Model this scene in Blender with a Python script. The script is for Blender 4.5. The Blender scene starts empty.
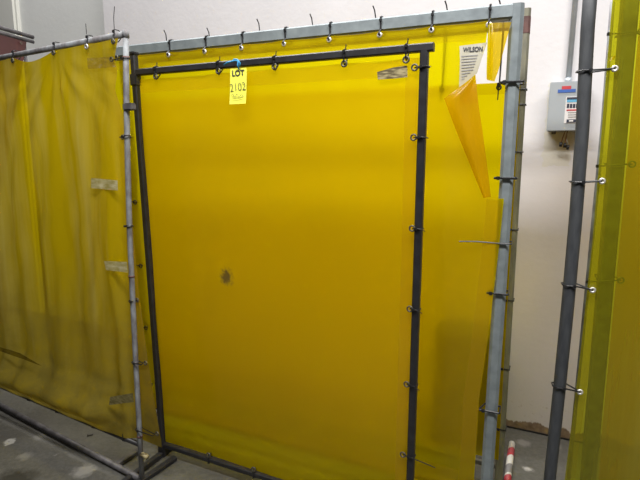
import bpy, bmesh, math, random
from mathutils import Vector, noise, Matrix
random.seed(7)
SC = bpy.context.scene
COL = SC.collection

# ------------------------------------------------------------------ camera
F, PITCH, ROLL, EYE = 491.6, 0.168, 0.007, 1.5
CAM = Vector((0, 0, EYE))
fw = Vector((0, math.cos(PITCH), -math.sin(PITCH)))
up0 = Vector((0, math.sin(PITCH), math.cos(PITCH)))
rt = Vector((1, 0, 0)) * math.cos(ROLL) + up0 * math.sin(ROLL)
up = -Vector((1, 0, 0)) * math.sin(ROLL) + up0 * math.cos(ROLL)
cd = bpy.data.cameras.new('camera')
cam = bpy.data.objects.new('camera', cd)
COL.objects.link(cam)
cam.matrix_world = Matrix((( rt.x, up.x, -fw.x, CAM.x), (rt.y, up.y, -fw.y, CAM.y), (rt.z, up.z, -fw.z, CAM.z), (0, 0, 0, 1)))
cd.sensor_width = 36.0
cd.lens = F / 640 * 36.0
cd.clip_start = 0.05
SC.camera = cam

def ray(px, py):
    return fw + rt * ((px - 320) / F) + up * ((240 - py) / F)

def at_floor(px, py, z=0.0):
    v = ray(px, py)
    return CAM + v * ((z - EYE) / v.z)

# ------------------------------------------------------------------ helpers
def tag(o, label=None, cat=None, group=None, kind=None):
    if label: o['label'] = label
    if cat: o['category'] = cat
    if group: o['group'] = group
    if kind: o['kind'] = kind
    return o

def finish(name, bm, m, parent=None, smooth=False, loc=None, rot=None):
    me = bpy.data.meshes.new(name)
    bmesh.ops.recalc_face_normals(bm, faces=bm.faces[:])
    bm.to_mesh(me); bm.free()
    if smooth:
        for p in me.polygons: p.use_smooth = True
    me.materials.append(m)
    o = bpy.data.objects.new(name, me)
    COL.objects.link(o)
    if parent: o.parent = parent
    if loc is not None: o.location = loc
    if rot is not None: o.rotation_euler = rot
    return o

def empty(name, loc, rz, label, cat, group=None):
    o = bpy.data.objects.new(name, None)
    COL.objects.link(o)
    o.empty_display_size = 0.1
    o.location = loc; o.rotation_euler = (0, 0, rz)
    return tag(o, label, cat, group)

def sweep(bm, pts, prof, ref=Vector((0, 0, 1)), closed=False, caps=True):
    pts = [Vector(p) for p in pts]
    n = len(pts); rings = []
    if not closed:
        ov = (pts[-1] - pts[0]).normalized()
        if abs(ov.dot(ref)) > 0.95: ref = Vector((0, 1, 0)) if abs(ov.y) < 0.9 else Vector((1, 0, 0))
    for i, p in enumerate(pts):
        a = pts[(i - 1) % n] if (closed or i > 0) else p
        b = pts[(i + 1) % n] if (closed or i < n - 1) else p
        t = (b - a).normalized()
        x = ref.cross(t)
        if x.length < 1e-3: x = Vector((1, 0, 0)).cross(t)
        if x.length < 1e-3: x = Vector((0, 1, 0)).cross(t)
        x.normalize(); y = t.cross(x)
        rings.append([bm.verts.new(p + x * q[0] + y * q[1]) for q in prof])
    k = len(prof)
    for i in range(n if closed else n - 1):
        r0, r1 = rings[i], rings[(i + 1) % n]
        for j in range(k):
            bm.faces.new((r0[j], r0[(j + 1) % k], r1[(j + 1) % k], r1[j]))
    if caps and not closed:
        bm.faces.new(rings[0][::-1]); bm.faces.new(rings[-1])

def circ(r, k=10):
    return [(r * math.cos(2 * math.pi * i / k), r * math.sin(2 * math.pi * i / k)) for i in range(k)]

def rsq(w, h, c=0.004):
    a, b = w / 2, h / 2
    return [(a - c, -b), (a, -b + c), (a, b - c), (a - c, b), (-a + c, b), (-a, b - c), (-a, -b + c), (-a + c, -b)]

def tube(bm, pts, r, k=10, ref=Vector((0, 0, 1)), closed=False):
    sweep(bm, pts, circ(r, k), ref, closed)

def boxm(bm, c, s, bev=0.0):
    r = bmesh.ops.create_cube(bm, size=1.0)
    for v in r['verts']:
        v.co = Vector((c[0] + v.co.x * s[0], c[1] + v.co.y * s[1], c[2] + v.co.z * s[2]))
    if bev:
        es = list({e for v in r['verts'] for e in v.link_edges})
        bmesh.ops.bevel(bm, geom=es, offset=bev, segments=2, affect='EDGES')

def ring(bm, c, R, r, k=16, axis='y', m=6):
    pts = []
    for i in range(k):
        a = 2 * math.pi * i / k
        if axis == 'y': pts.append(Vector(c) + Vector((R * math.cos(a), 0, R * math.sin(a))))
    sweep(bm, pts, circ(r, m), Vector((0, 1, 0)), closed=True)

# ------------------------------------------------------------------ materials
def new_mat(name):
    m = bpy.data.materials.new(name); m.use_nodes = True
    nt = m.node_tree; nt.nodes.clear()
    return m, nt, nt.nodes, nt.links

def N(nt, t, **kw):
    n = nt.nodes.new(t)
    for k, v in kw.items():
        if k in ('op',): n.operation = v
        else: setattr(n, k, v)
    return n

def ramp(nt, fac, stops):
    r = nt.nodes.new('ShaderNodeValToRGB')
    e = r.color_ramp.elements
    e[0].position, e[0].color = stops[0][0], (*stops[0][1], 1)
    e[1].position, e[1].color = stops[-1][0], (*stops[-1][1], 1)
    for s in stops[1:-1]:
        x = e.new(s[0]); x.color = (*s[1], 1)
    nt.links.new(fac, r.inputs[0])
    return r.outputs[0]

def nz(nt, scale=5, stretch=(1, 1, 1), detail=4, rough=0.55, off=(0, 0, 0)):
    tc = nt.nodes.new('ShaderNodeTexCoord'); mp = nt.nodes.new('ShaderNodeMapping')
    mp.inputs['Scale'].default_value = stretch; mp.inputs['Location'].default_value = off
    t = nt.nodes.new('ShaderNodeTexNoise')
    t.inputs['Scale'].default_value = scale; t.inputs['Detail'].default_value = detail
    t.inputs['Roughness'].default_value = rough
    nt.links.new(tc.outputs['Object'], mp.inputs[0]); nt.links.new(mp.outputs[0], t.inputs[0])
    return t.outputs['Fac']

def mixc(nt, fac, a, b):
    m = nt.nodes.new('ShaderNodeMix'); m.data_type = 'RGBA'
    for s, v in ((6, a), (7, b)):
        if isinstance(v, tuple): m.inputs[s].default_value = (*v, 1)
        else: nt.links.new(v, m.inputs[s])
    if isinstance(fac, float): m.inputs[0].default_value = fac
    else: nt.links.new(fac, m.inputs[0])
    return m.outputs[2]

def math_n(nt, op, a, b=None, c=None, clamp=False):
    m = nt.nodes.new('ShaderNodeMath'); m.operation = op; m.use_clamp = clamp
    for i, v in enumerate((a, b, c)):
        if v is None: continue
        if isinstance(v, (int, float)): m.inputs[i].default_value = v
        else: nt.links.new(v, m.inputs[i])
    return m.outputs[0]

def solid(name, c, rough=0.5, metal=0.0, c2=None, scale=20, stretch=(1, 1, 1), bump=0.0, lo=0.35, hi=0.7):
    m, nt, nd, lk = new_mat(name)
    b = nd.new('ShaderNodeBsdfPrincipled'); o = nd.new('ShaderNodeOutputMaterial')
    b.inputs['Roughness'].default_value = rough; b.inputs['Metallic'].default_value = metal
    f = nz(nt, scale, stretch)
    c2 = c2 or tuple(x * 0.8 for x in c)
    lk.new(ramp(nt, f, [(lo, c2), (hi, c)]), b.inputs['Base Color'])
    if bump:
        bp = nd.new('ShaderNodeBump'); bp.inputs['Strength'].default_value = bump; bp.inputs['Distance'].default_value = 0.01
        lk.new(f, bp.inputs['Height']); lk.new(bp.outputs[0], b.inputs['Normal'])
    lk.new(b.outputs[0], o.inputs[0])
    return m

def vinyl(name, tint, body, clear=0.7, gloss=0.03, dirt=0.0, dirtcol=(0.45, 0.42, 0.3), stretch=(14, 1, 0.7),
          lowdirt=0.0, burn=None, brough=0.22, dlo=0.5, dhi=0.75, blur=0.0):
    """tinted see-through plastic sheet; dirt lies on it as a haze of its own colour"""
    m, nt, nd, lk = new_mat(name)
    o = nd.new('ShaderNodeOutputMaterial')
    tr = nd.new('ShaderNodeBsdfTransparent'); tr.inputs[0].default_value = (*tint, 1)
    df = nd.new('ShaderNodeBsdfDiffuse'); tl = nd.new('ShaderNodeBsdfTranslucent')
    col = body
    f = nz(nt, 1.0, stretch, 5, 0.6)
    dm = ramp(nt, f, [(dlo, (0, 0, 0)), (dhi, (1, 1, 1))])
    dfac = math_n(nt, 'MULTIPLY', dm, dirt)
    if lowdirt:
        tc = nd.new('ShaderNodeTexCoord'); sp = nd.new('ShaderNodeSeparateXYZ'); lk.new(tc.outputs['Object'], sp.inputs[0])
        g = math_n(nt, 'MULTIPLY_ADD', sp.outputs[2], -1.1, 1.15, clamp=True)
        f2 = nz(nt, 5, (1, 1, 1), 6, 0.65, (3, 1, 7))
        f2 = ramp(nt, f2, [(0.32, (0.25, 0.25, 0.25)), (0.62, (1, 1, 1))])
        dfac = math_n(nt, 'MAXIMUM', dfac, math_n(nt, 'MULTIPLY', math_n(nt, 'MULTIPLY', f2, g), lowdirt))
    colA = mixc(nt, dfac, body, dirtcol)
    if lowdirt: colA = mixc(nt, math_n(nt, 'MULTIPLY', math_n(nt, 'MULTIPLY', f2, g), 0.95), colA, (0.13, 0.10, 0.02))
    clr = math_n(nt, 'MULTIPLY', math_n(nt, 'SUBTRACT', 1.0, dfac), clear)
    if burn:
        tc = nd.new('ShaderNodeTexCoord'); vs = nd.new('ShaderNodeVectorMath'); vs.operation = 'SUBTRACT'
        lk.new(tc.outputs['Object'], vs.inputs[0]); vs.inputs[1].default_value = burn
        ml = nd.new('ShaderNodeVectorMath'); ml.operation = 'MULTIPLY'; ml.inputs[1].default_value = (1, 0, 0.85)
        lk.new(vs.outputs[0], ml.inputs[0])
        ln = nd.new('ShaderNodeVectorMath'); ln.operation = 'LENGTH'; lk.new(ml.outputs[0], ln.inputs[0])
        nn = nz(nt, 60, (1, 1, 1), 3)
        dd = math_n(nt, 'ADD', ln.outputs['Value'], math_n(nt, 'MULTIPLY', math_n(nt, 'SUBTRACT', nn, 0.5), 0.045))
        bf = ramp(nt, dd, [(0.018, (0.95, 0.95, 0.95)), (0.042, (0, 0, 0))])
        colA = mixc(nt, bf, colA, (0.12, 0.085, 0.03))
        clr = math_n(nt, 'MULTIPLY', clr, math_n(nt, 'SUBTRACT', 1.0, bf))
    lk.new(colA, df.inputs[0]); lk.new(colA, tl.inputs[0])
    bd = nd.new('ShaderNodeMixShader'); bd.inputs[0].default_value = 0.55
    lk.new(df.outputs[0], bd.inputs[1]); lk.new(tl.outputs[0], bd.inputs[2])
    mx = nd.new('ShaderNodeMixShader'); lk.new(clr, mx.inputs[0])
    see = tr
    if blur:      # slightly frosted: part of the see-through light is scattered by a degree or two
        rf = nd.new('ShaderNodeBsdfRefraction'); rf.distribution = 'BECKMANN'
        rf.inputs['Color'].default_value = (*tint, 1); rf.inputs['Roughness'].default_value = 0.75; rf.inputs['IOR'].default_value = 1.06
        see = nd.new('ShaderNodeMixShader'); see.inputs[0].default_value = blur
        lk.new(tr.outputs[0], see.inputs[1]); lk.new(rf.outputs[0], see.inputs[2])
    lk.new(bd.outputs[0], mx.inputs[1]); lk.new(see.outputs[0], mx.inputs[2])
    gl = nd.new('ShaderNodeBsdfGlossy'); gl.inputs[0].default_value = (1, 1, 1, 1); gl.inputs['Roughness'].default_value = brough
    bp = nd.new('ShaderNodeBump'); bp.inputs['Strength'].default_value = 0.2; bp.inputs['Distance'].default_value = 0.01
    lk.new(nz(nt, 6, (2.5, 1, 1), 4), bp.inputs['Height'])
    for x in (gl, df, tl): lk.new(bp.outputs[0], x.inputs['Normal'])
    m2 = nd.new('ShaderNodeMixShader'); m2.inputs[0].default_value = gloss
    lk.new(mx.outputs[0], m2.inputs[1]); lk.new(gl.outputs[0], m2.inputs[2])
    lk.new(m2.outputs[0], o.inputs[0])
    return m

M = {}
M['black'] = solid('black_painted_steel', (0.022, 0.022, 0.024), 0.45, 0.0, (0.012, 0.011, 0.012), 30)
M['dark_pipe'] = solid('dark_oily_pipe', (0.05, 0.054, 0.057), 0.6, 0.0, (0.03, 0.033, 0.037), 14, (4, 4, 1), 0.2)
M['galv'] = solid('galvanized_tube', (0.225, 0.26, 0.268), 0.5, 0.15, (0.155, 0.18, 0.19), 22, (1, 1, 1), 0.1, 0.3, 0.7)
M['old_galv'] = solid('worn_pipe', (0.27, 0.29, 0.30), 0.65, 0.1, (0.12, 0.11, 0.11), 28, (1, 1, 0.5), 0.15)
M['rear_post'] = solid('dull_olive_tube', (0.25, 0.24, 0.17), 0.55, 0.2, (0.15, 0.145, 0.11), 16, (2, 2, 0.6))
M['rust'] = solid('rust_red_paint', (0.16, 0.075, 0.065), 0.7, 0, (0.09, 0.045, 0.04), 30)
M['tie'] = solid('black_nylon', (0.012, 0.012, 0.013), 0.4)
M['nickel'] = solid('nickel_eyelet', (0.75, 0.73, 0.68), 0.35, 0.6)
M['brass_dark'] = solid('tarnished_eyelet', (0.13, 0.12, 0.09), 0.4, 0.6)
M['tag'] = solid('yellow_card', (0.88, 0.86, 0.1), 0.6, 0, (0.84, 0.82, 0.09), 8)
M['ink'] = solid('dark_ink', (0.02, 0.025, 0.05), 0.6)
M['ink_soft'] = solid('faded_print', (0.32, 0.31, 0.3), 0.7)
M['string'] = solid('blue_string', (0.03, 0.3, 0.6), 0.6)
M['paper'] = solid('aged_paper_label', (0.52, 0.5, 0.42), 0.6, 0, (0.4, 0.36, 0.22), 9)
M['tape'] = solid('dirty_clear_tape', (0.56, 0.5, 0.28), 0.35, 0, (0.33, 0.27, 0.07), 26, (1, 1, 3))
M['smudge'] = solid('torn_sticker', (0.36, 0.3, 0.15), 0.6, 0, (0.1, 0.075, 0.03), 30, (1, 1, 5), lo=0.42, hi=0.6)
M['box'] = solid('grey_enamel', (0.36, 0.39, 0.41), 0.45, 0, (0.33, 0.36, 0.38), 5)
M['blue'] = solid('blue_print', (0.04, 0.12, 0.42), 0.5)
M['cyan'] = solid('light_blue_print', (0.12, 0.4, 0.62), 0.5)
M['red'] = solid('red_print', (0.5, 0.04, 0.05), 0.5)
M['white'] = solid('white_print', (0.75, 0.73, 0.72), 0.5)
M['conduit'] = solid('grey_conduit', (0.48, 0.52, 0.55), 0.45, 0.2)
M['wire'] = solid('brown_lead', (0.2, 0.07, 0.04), 0.5)
M['brown_vinyl'] = vinyl('brown_vinyl', (0.25, 0.06, 0.05), (0.13, 0.05, 0.045), 0.15, 0.04)
M['foot'] = solid('dirty_steel', (0.13, 0.125, 0.13), 0.6, 0.2, (0.06, 0.055, 0.055), 25, bump=0.1)

TINT = (0.945, 0.88, 0.0)
BODY = (0.84, 0.61, 0.0)
M['hem'] = vinyl('welded_hem_vinyl', (0.95, 0.92, 0.5), (0.8, 0.55, 0.005), 0.86, 0.02)
M['front'] = None

# concrete floor
def floor_mat():
    m, nt, nd, lk = new_mat('oily_concrete')
    b = nd.new('ShaderNodeBsdfPrincipled'); o = nd.new('ShaderNodeOutputMaterial'); b.inputs['Roughness'].default_value = 0.55
    base = ramp(nt, nz(nt, 2.2, (1, 1, 1), 6, 0.6), [(0.3, (0.05, 0.048, 0.041)), (0.55, (0.085, 0.082, 0.07)), (0.8, (0.125, 0.12, 0.105))])
    fine = ramp(nt, nz(nt, 45, (1, 1, 1), 4, 0.7, (5, 2, 0)), [(0.4, (0, 0, 0)), (0.8, (1, 1, 1))])
    c = mixc(nt, math_n(nt, 'MULTIPLY', fine, 0.3), base, (0.22, 0.215, 0.2))
    sp = ramp(nt, nz(nt, 9, (1, 1, 1), 3, 0.5, (1.2, 4, 0)), [(0.7, (0, 0, 0)), (0.76, (1, 1, 1))])
    c = mixc(nt, math_n(nt, 'MULTIPLY', sp, 0.5), c, (0.55, 0.53, 0.5))
    st = ramp(nt, nz(nt, 1.6, (1, 1, 1), 3, 0.5, (9, 4, 0)), [(0.58, (0, 0, 0)), (0.7, (1, 1, 1))])
    c = mixc(nt, math_n(nt, 'MULTIPLY', st, 0.5), c, (0.07, 0.065, 0.055))
    for px, py, r0, r1, cc, am in ((9, 442, 0.012, 0.022, (0.45, 0.44, 0.4), 0.7), (40, 437, 0.0, 0.03, (0.25, 0.24, 0.22), 0.4), (84, 471, 0.0, 0.05, (0.32, 0.31, 0.28), 0.6), (25, 456, 0.0, 0.03, (0.3, 0.29, 0.26), 0.4),
                                (10, 484, 0.0, 0.12, (0.02, 0.018, 0.012), 0.85), (556, 446, 0.0, 0.02, (0.3, 0.28, 0.26), 0.5), (523, 443, 0.0, 0.03, (0.3, 0.28, 0.27), 0.5), (528, 469, 0.0, 0.012, (0.5, 0.48, 0.46), 0.8)):
        p = at_floor(px, py) - Vector((0, 0, 0))
        tc = nd.new('ShaderNodeTexCoord'); vs = nd.new('ShaderNodeVectorMath'); vs.operation = 'DISTANCE'
        lk.new(tc.outputs['Object'], vs.inputs[0]); vs.inputs[1].default_value = (p.x, p.y, 0)
        wob = math_n(nt, 'ADD', vs.outputs['Value'], math_n(nt, 'MULTIPLY', math_n(nt, 'SUBTRACT', nz(nt, 28, (1, 1, 1), 4, 0.6, (px, py, 0)), 0.5), 0.05 + r1 * 0.4))
        if r0: f_ = ramp(nt, wob, [(0.0, (0, 0, 0)), (r0, (1, 1, 1)), (r1, (1, 1, 1)), (r1 + 0.008, (0, 0, 0))])
        else: f_ = ramp(nt, wob, [(r1 * 0.6, (1, 1, 1)), (r1 + 0.012, (0, 0, 0))])
        c = mixc(nt, math_n(nt, 'MULTIPLY', f_, am), c, cc)
    lk.new(c, b.inputs['Base Color'])
    bp = nd.new('ShaderNodeBump'); bp.inputs['Strength'].default_value = 0.15; bp.inputs['Distance'].default_value = 0.01
    lk.new(nz(nt, 60, (1, 1, 1), 4), bp.inputs['Height']); lk.new(bp.outputs[0], b.inputs['Normal'])
    lk.new(b.outputs[0], o.inputs[0])
    return m

def wall_mat(name, white, low=True, patch=None):
    m, nt, nd, lk = new_mat(name)
    b = nd.new('ShaderNodeBsdfPrincipled'); o = nd.new('ShaderNodeOutputMaterial'); b.inputs['Roughness'].default_value = 0.6
    c = ramp(nt, nz(nt, 3, (1, 1, 0.6), 6, 0.6), [(0.3, tuple(x * 0.93 for x in white)), (0.7, white)])
    sm = ramp(nt, nz(nt, 13, (1, 1, 1), 5, 0.7, (2, 8, 1)), [(0.68, (0, 0, 0)), (0.76, (1, 1, 1))])
    c = mixc(nt, math_n(nt, 'MULTIPLY', sm, 0.4), c, (0.35, 0.32, 0.3))
    tc = nd.new('ShaderNodeTexCoord'); sp = nd.new('ShaderNodeSeparateXYZ'); lk.new(tc.outputs['Object'], sp.inputs[0])
    if patch:
        x0, x1, z0, z1, pc = patch
        wob = math_n(nt, 'MULTIPLY', math_n(nt, 'SUBTRACT', nz(nt, 30, (1, 1, 1), 4), 0.5), 0.05)
        xs = math_n(nt, 'ADD', sp.outputs[0], wob); zs = math_n(nt, 'ADD', sp.outputs[2], wob)
        a = math_n(nt, 'MULTIPLY', math_n(nt, 'GREATER_THAN', xs, x0), math_n(nt, 'LESS_THAN', xs, x1))
        d = math_n(nt, 'MULTIPLY', math_n(nt, 'GREATER_THAN', zs, z0), math_n(nt, 'LESS_THAN', zs, z1))
        c = mixc(nt, math_n(nt, 'MULTIPLY', math_n(nt, 'MULTIPLY', a, d), 0.55), c, pc)
    if low:
        h = math_n(nt, 'ADD', math_n(nt, 'MULTIPLY', math_n(nt, 'SUBTRACT', nz(nt, 9, (1, 1, 0.3), 5, 0.6, (4, 0, 0)), 0.5), 0.16), 0.055)
        pk = ramp(nt, math_n(nt, 'SUBTRACT', h, sp.outputs[2]), [(0.0, (0, 0, 0)), (0.006, (1, 1, 1))])
        brown = ramp(nt, nz(nt, 25, (1, 1, 1), 5), [(0.3, (0.16, 0.11, 0.07)), (0.7, (0.32, 0.24, 0.16))])
        c = mixc(nt, pk, c, brown)
        grime = math_n(nt, 'MULTIPLY_ADD', sp.outputs[2], -2.2, 0.75, clamp=True)
        spk = ramp(nt, nz(nt, 40, (1, 1, 1), 4, 0.6, (0, 6, 2)), [(0.6, (0, 0, 0)), (0.68, (1, 1, 1))])
        c = mixc(nt, math_n(nt, 'MULTIPLY', math_n(nt, 'MULTIPLY', spk, grime), 0.8), c, (0.3, 0.25, 0.2))
    lk.new(c, b.inputs['Base Color'])
    bp = nd.new('ShaderNodeBump'); bp.inputs['Strength'].default_value = 0.12; bp.inputs['Distance'].default_value = 0.01
    lk.new(nz(nt, 30, (1, 1, 1), 5), bp.inputs['Height']); lk.new(bp.outputs[0], b.inputs['Normal'])
    lk.new(b.outputs[0], o.inputs[0])
    return m

# ------------------------------------------------------------------ a vertical working plane per screen
class Plane:
    def __init__(s, ox, oy, yaw, lean=0.0):
        s.o = Vector((ox, oy, 0)); s.yaw = yaw; s.lean = lean
        s.u = Vector((math.cos(yaw), -math.sin(yaw), 0)); s.n = Vector((math.sin(yaw), math.cos(yaw), 0))
    def P(s, x, d, h): return Vector((x, d + s.lean * h, h))       # local to the root empty
    def sh(s, px, py, d=0.0):                                       # pixel -> (along, height) on the plane
        v = ray(px, py)
        t = (d + s.lean * CAM.z - (CAM - s.o).dot(s.n)) / (v.dot(s.n) - s.lean * v.z)
        w = CAM + v * t
        return (w - s.o).dot(s.u), w.z
    def L(s, px, py, d=0.0):
        x, h = s.sh(px, py, d); return s.P(x, d, h)
    def loc(s, w):                                                   # world -> local
        w = Vector(w) - s.o; return Vector((w.dot(s.u), w.dot(s.n), w.z))
    def root(s, name, label, cat, group=None):
        return empty(name, s.o, -s.yaw, label, cat, group)

def lerp(a, b, t): return a + (b - a) * t
def interp(tab, x):
    if x <= tab[0][0]: return tab[0][1]
    for (x0, y0), (x1, y1) in zip(tab, tab[1:]):
        if x <= x1: return lerp(y0, y1, (x - x0) / (x1 - x0))
    return tab[-1][1]

def sheet(bm, pl, d, left, right, h0, h1, nx, nh, disp, top=None, bot=None):
    """left/right: f(h)->s ; top/bot: f(s)->dh ; disp(s,h)->offset along the normal"""
    vs = []
    for j in range(nh + 1):
        row = []
        for i in range(nx + 1):
            th = j / nh; h = lerp(h0, h1, th)
            x = lerp(left(h), right(h), i / nx)
            hh = h
            if top: hh += top(x) * max(0, (th - 0.9) / 0.1)
            if bot: hh += bot(x) * max(0, (0.15 - th) / 0.15)
            row.append(bm.verts.new(pl.P(x, d + disp(x, hh), hh)))
        vs.append(row)
    for j in range(nh):
        for i in range(nx):
            bm.faces.new((vs[j][i], vs[j][i + 1], vs[j + 1][i + 1], vs[j + 1][i]))

def gnoise(x, z, s=3.0, seed=0.0): return noise.noise(Vector((x * s, seed, z * s)))

def text_mesh(body, size, mat, parent, mtx, name, bold=0.0):
    cu = bpy.data.curves.new(name, 'FONT'); cu.body = body; cu.size = size; cu.align_x = 'CENTER'; cu.align_y = 'CENTER'
    cu.offset = bold; cu.extrude = 0.0003
    t = bpy.data.objects.new(name + '_src', cu)
    me = bpy.data.meshes.new_from_object(t)
    bpy.data.objects.remove(t)
    me.name = name; me.materials.append(mat)
    o = bpy.data.objects.new(name, me); COL.objects.link(o); o.parent = parent; o.matrix_local = mtx
    return o

def facing(loc, roll=0.0):      # text lying in the screen's plane and read from the camera side
    return Matrix.Translation(loc) @ Matrix.Rotation(math.pi / 2, 4, 'X') @ Matrix.Rotation(roll, 4, 'Z')

def part(name, parent, mat, smooth=False, label=None):
    class _B:
        def __enter__(s): s.bm = bmesh.new(); return s.bm
        def __exit__(s, *a):
            s.o = finish(name, s.bm, mat, parent, smooth)
            if label: s.o['label'] = label
            parts_last[0] = s.o
    return _B()
parts_last = [None]

# ================================================================== the setting
WY = 0.425
WP = Plane(1.344, 2.441, WY)
# step in the wall left of the white part
sx, _ = WP.sh(104, 20)
hwall = 4.2
root_rot = -WY
bx0, bz0 = WP.sh(542, 166); bx1, bz1 = WP.sh(577, 82)
WALL = wall_mat('white_painted_wall', (0.69, 0.675, 0.685), True, (bx0, bx1, bz0, bz1, (0.62, 0.6, 0.48)))
GREYW = wall_mat('grey_white_wall', (0.74, 0.75, 0.72), False)
CONC = floor_mat()

bm = bmesh.new()
boxm(bm, ((sx + 3.2) / 2, 0.6, hwall / 2), (3.2 - sx, 1.2, hwall))
tag(finish('wall_back', bm, WALL, loc=WP.o, rot=(0, 0, root_rot)), kind='structure')
LP = Plane(*(WP.o + WP.n * 0.25).to_2d(), WY)
sl, _ = LP.sh(15, 20)
bm = bmesh.new()
boxm(bm, ((sl + sx - 0.0) / 2, 0.1, hwall / 2), (sx - sl + 0.6, 0.2, hwall))
tag(finish('wall_left', bm, GREYW, loc=LP.o, rot=(0, 0, root_rot)), kind='structure')
PP = Plane(*(WP.o + WP.n * 0.2).to_2d(), WY)
sp_, _ = PP.sh(15, 20)
bm = bmesh.new()
boxm(bm, (sp_ - 1.5, 0.17, hwall / 2), (3.0, 0.34, hwall), 0.02)
tag(finish('wall_far_left', bm, wall_mat('cream_wall', (0.68, 0.68, 0.62), False), loc=PP.o, rot=(0, 0, root_rot)), kind='structure')

bm = bmesh.new()
boxm(bm, (0, 1.5, -0.05), (12, 11, 0.1))
tag(finish('floor', bm, CONC), kind='structure')
bm = bmesh.new()
boxm(bm, ((sx + 3.2) / 2, -0.003, 0.004), (3.2 - sx - 0.02, 0.006, 0.008))
tag(finish('baseboard_back', bm, M['tie'], loc=WP.o, rot=(0, 0, root_rot)), kind='structure')

# ================================================================== ties, eyelets
def eyelet(parent, pos, R=0.009, r=0.0032, mat='nickel'):
    bm = bmesh.new(); ring(bm, (0, 0, 0), R, r)
    return finish('eyelet', bm, M[mat], parent, True, loc=pos)

def rail_tie(parent, pl, x, hr, a, drop, tail=None, r=0.0032, dfront=-0.008):
    """loop round a horizontal rail (half size a, centre height hr) through an eyelet below it"""
    pts = [(-a - r, hr + a), (-a * 0.6, hr + a + r), (a * 0.6, hr + a + r), (a + r, hr + a * 0.6), (a + r, hr - a),
           (a * 0.3, hr - a - drop * 0.6), (dfront, hr - a - drop), (dfront - 0.006, hr - a - drop * 0.8), (-a - r, hr - a * 0.8)]
    bm = bmesh.new()
    tube(bm, [pl.P(x, d, h) for d, h in pts], r, 6, Vector((1, 0, 0)), closed=True)
    boxm(bm, pl.P(x, -a - 2 * r, hr + a * 0.5), (0.010, 0.008, 0.011), 0.0015)
    if tail:
        tube(bm, [pl.P(x + q[0], q[1], hr + q[2]) for q in tail], r * 0.7, 6, Vector((0, 1, 0)))
    return finish('cable_tie', bm, M['tie'], parent, False)

def post_tie(parent, pl, xe, he, xp, a, hp=None, tail=0.0, r=0.0028, extra=None, gap=0.0):
    """loop round a vertical post centred xp through an eyelet at (xe, he)"""
    hp = he if hp is None else hp
    s = 1 if xe > xp else -1
    pts = [(xe, -0.008, he), (xe - s * 0.006, 0.006, he), (xp + s * (a + r), a * 0.8, hp), (xp, a + r, hp), (xp - s * (a + r), a * 0.6, hp), (xp - s * (a + r), -a * 0.6, hp),
           (xp - s * a * 0.6, -a - r, hp), (xp + s * a * 0.8, -a - r, hp)]
    bm = bmesh.new()
    tube(bm, [pl.P(*q) for q in pts], r, 6, Vector((0, 0, 1)), closed=True)
    boxm(bm, pl.P(xp + s * a * 0.5, -a - 2 * r, hp), (0.010, 0.008, 0.009), 0.001)
    if tail:
        tube(bm, [pl.P(xp, -a - 2 * r, hp), pl.P(xp + tail * 0.5, -a - 0.012, hp - 0.001), pl.P(xp + tail, -a - 0.02, hp - 0.004)], r * 0.75, 6)
    if extra: tube(bm, [pl.P(*q) for q in extra], r * 0.8, 6)
    return finish('cable_tie', bm, M['tie'], parent, False)

# ================================================================== black framed screen in front
B = Plane(-0.786, 2.279, 0.436, -0.03)
W, HT = 1.267, 1.854
a = 0.0125
rb = B.root('welding_screen', 'black framed welding screen with yellow vinyl sheet in the middle of the picture', 'welding screen')
bxl, bhl = B.sh(226, 277)
M['front'] = vinyl('yellow_vinyl', TINT, BODY, 0.72, 0.015, 0.12, (0.5, 0.4, 0.03), (2, 1, 1.2), blur=0.85, burn=B.P(bxl, 0, bhl))
for x, htop in ((0, HT + 0.075), (W, HT - 0.0)):
    with part('side_post', rb, M['black']) as bm:
        sweep(bm, [B.P(x, 0, 0.012), B.P(x, 0, htop)], rsq(0.027, 0.027))
        if x == 0:
            boxm(bm, B.P(x, 0, htop + 0.004), (0.036, 0.036, 0.012), 0.003)   # collar at the top
            boxm(bm, B.P(x, 0, HT - 0.03), (0.036, 0.036, 0.05), 0.004)
        boxm(bm, B.P(x, 0, 0.035), (0.04, 0.04, 0.07), 0.004)
with part('top_rail', rb, M['black']) as bm:
    sweep(bm, [B.P(a, 0, HT), B.P(W + 0.03, 0, HT)], rsq(0.027, 0.027))
hb = 0.062
with part('bottom_rail', rb, M['black']) as bm:
    sweep(bm, [B.P(a, 0, hb), B.P(W - a, 0, hb)], rsq(0.026, 0.026))
for x in (0, W):
    with part('foot', rb, M['black']) as bm:
        sweep(bm, [B.P(x, -0.33, 0.014), B.P(x, 0.10, 0.014)], rsq(0.028, 0.028))

def b_disp(x, h):
    return 0.008 * gnoise(x, h, 2.2, 1) + 0.004 * gnoise(x, h * 0.4, 7, 4) + 0.004 + 0.003 * math.sin(x * 40) * max(0, (h - 1.6) / 0.2)
tops = [B.sh(px, py + 3) for px, py in ((157.5, 73), (220, 67.5), (276, 63), (345.5, 60), (407, 56))]
def scallop(xs, depth):
    def f(x):
        ks = sorted(xs)
        for p, q in zip(ks, ks[1:]):
            if p <= x <= q: return -depth * math.sin(math.pi * (x - p) / (q - p))
        return -depth * 0.3
    return f
with part('curtain', rb, M['front'], True) as bm:
    sheet(bm, B, 0.0, lambda h: 0.016, lambda h: W - 0.016, hb + 0.016, HT - 0.026, 70, 90, b_disp, scallop([t[0] for t in tops], 0.008))
curtain = parts_last[0]
with part('hem', curtain, M['hem'], True) as bm:
    sheet(bm, B, -0.003, lambda h: W - 0.062, lambda h: W - 0.018, hb + 0.018, HT - 0.03, 3, 60, b_disp)
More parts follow.
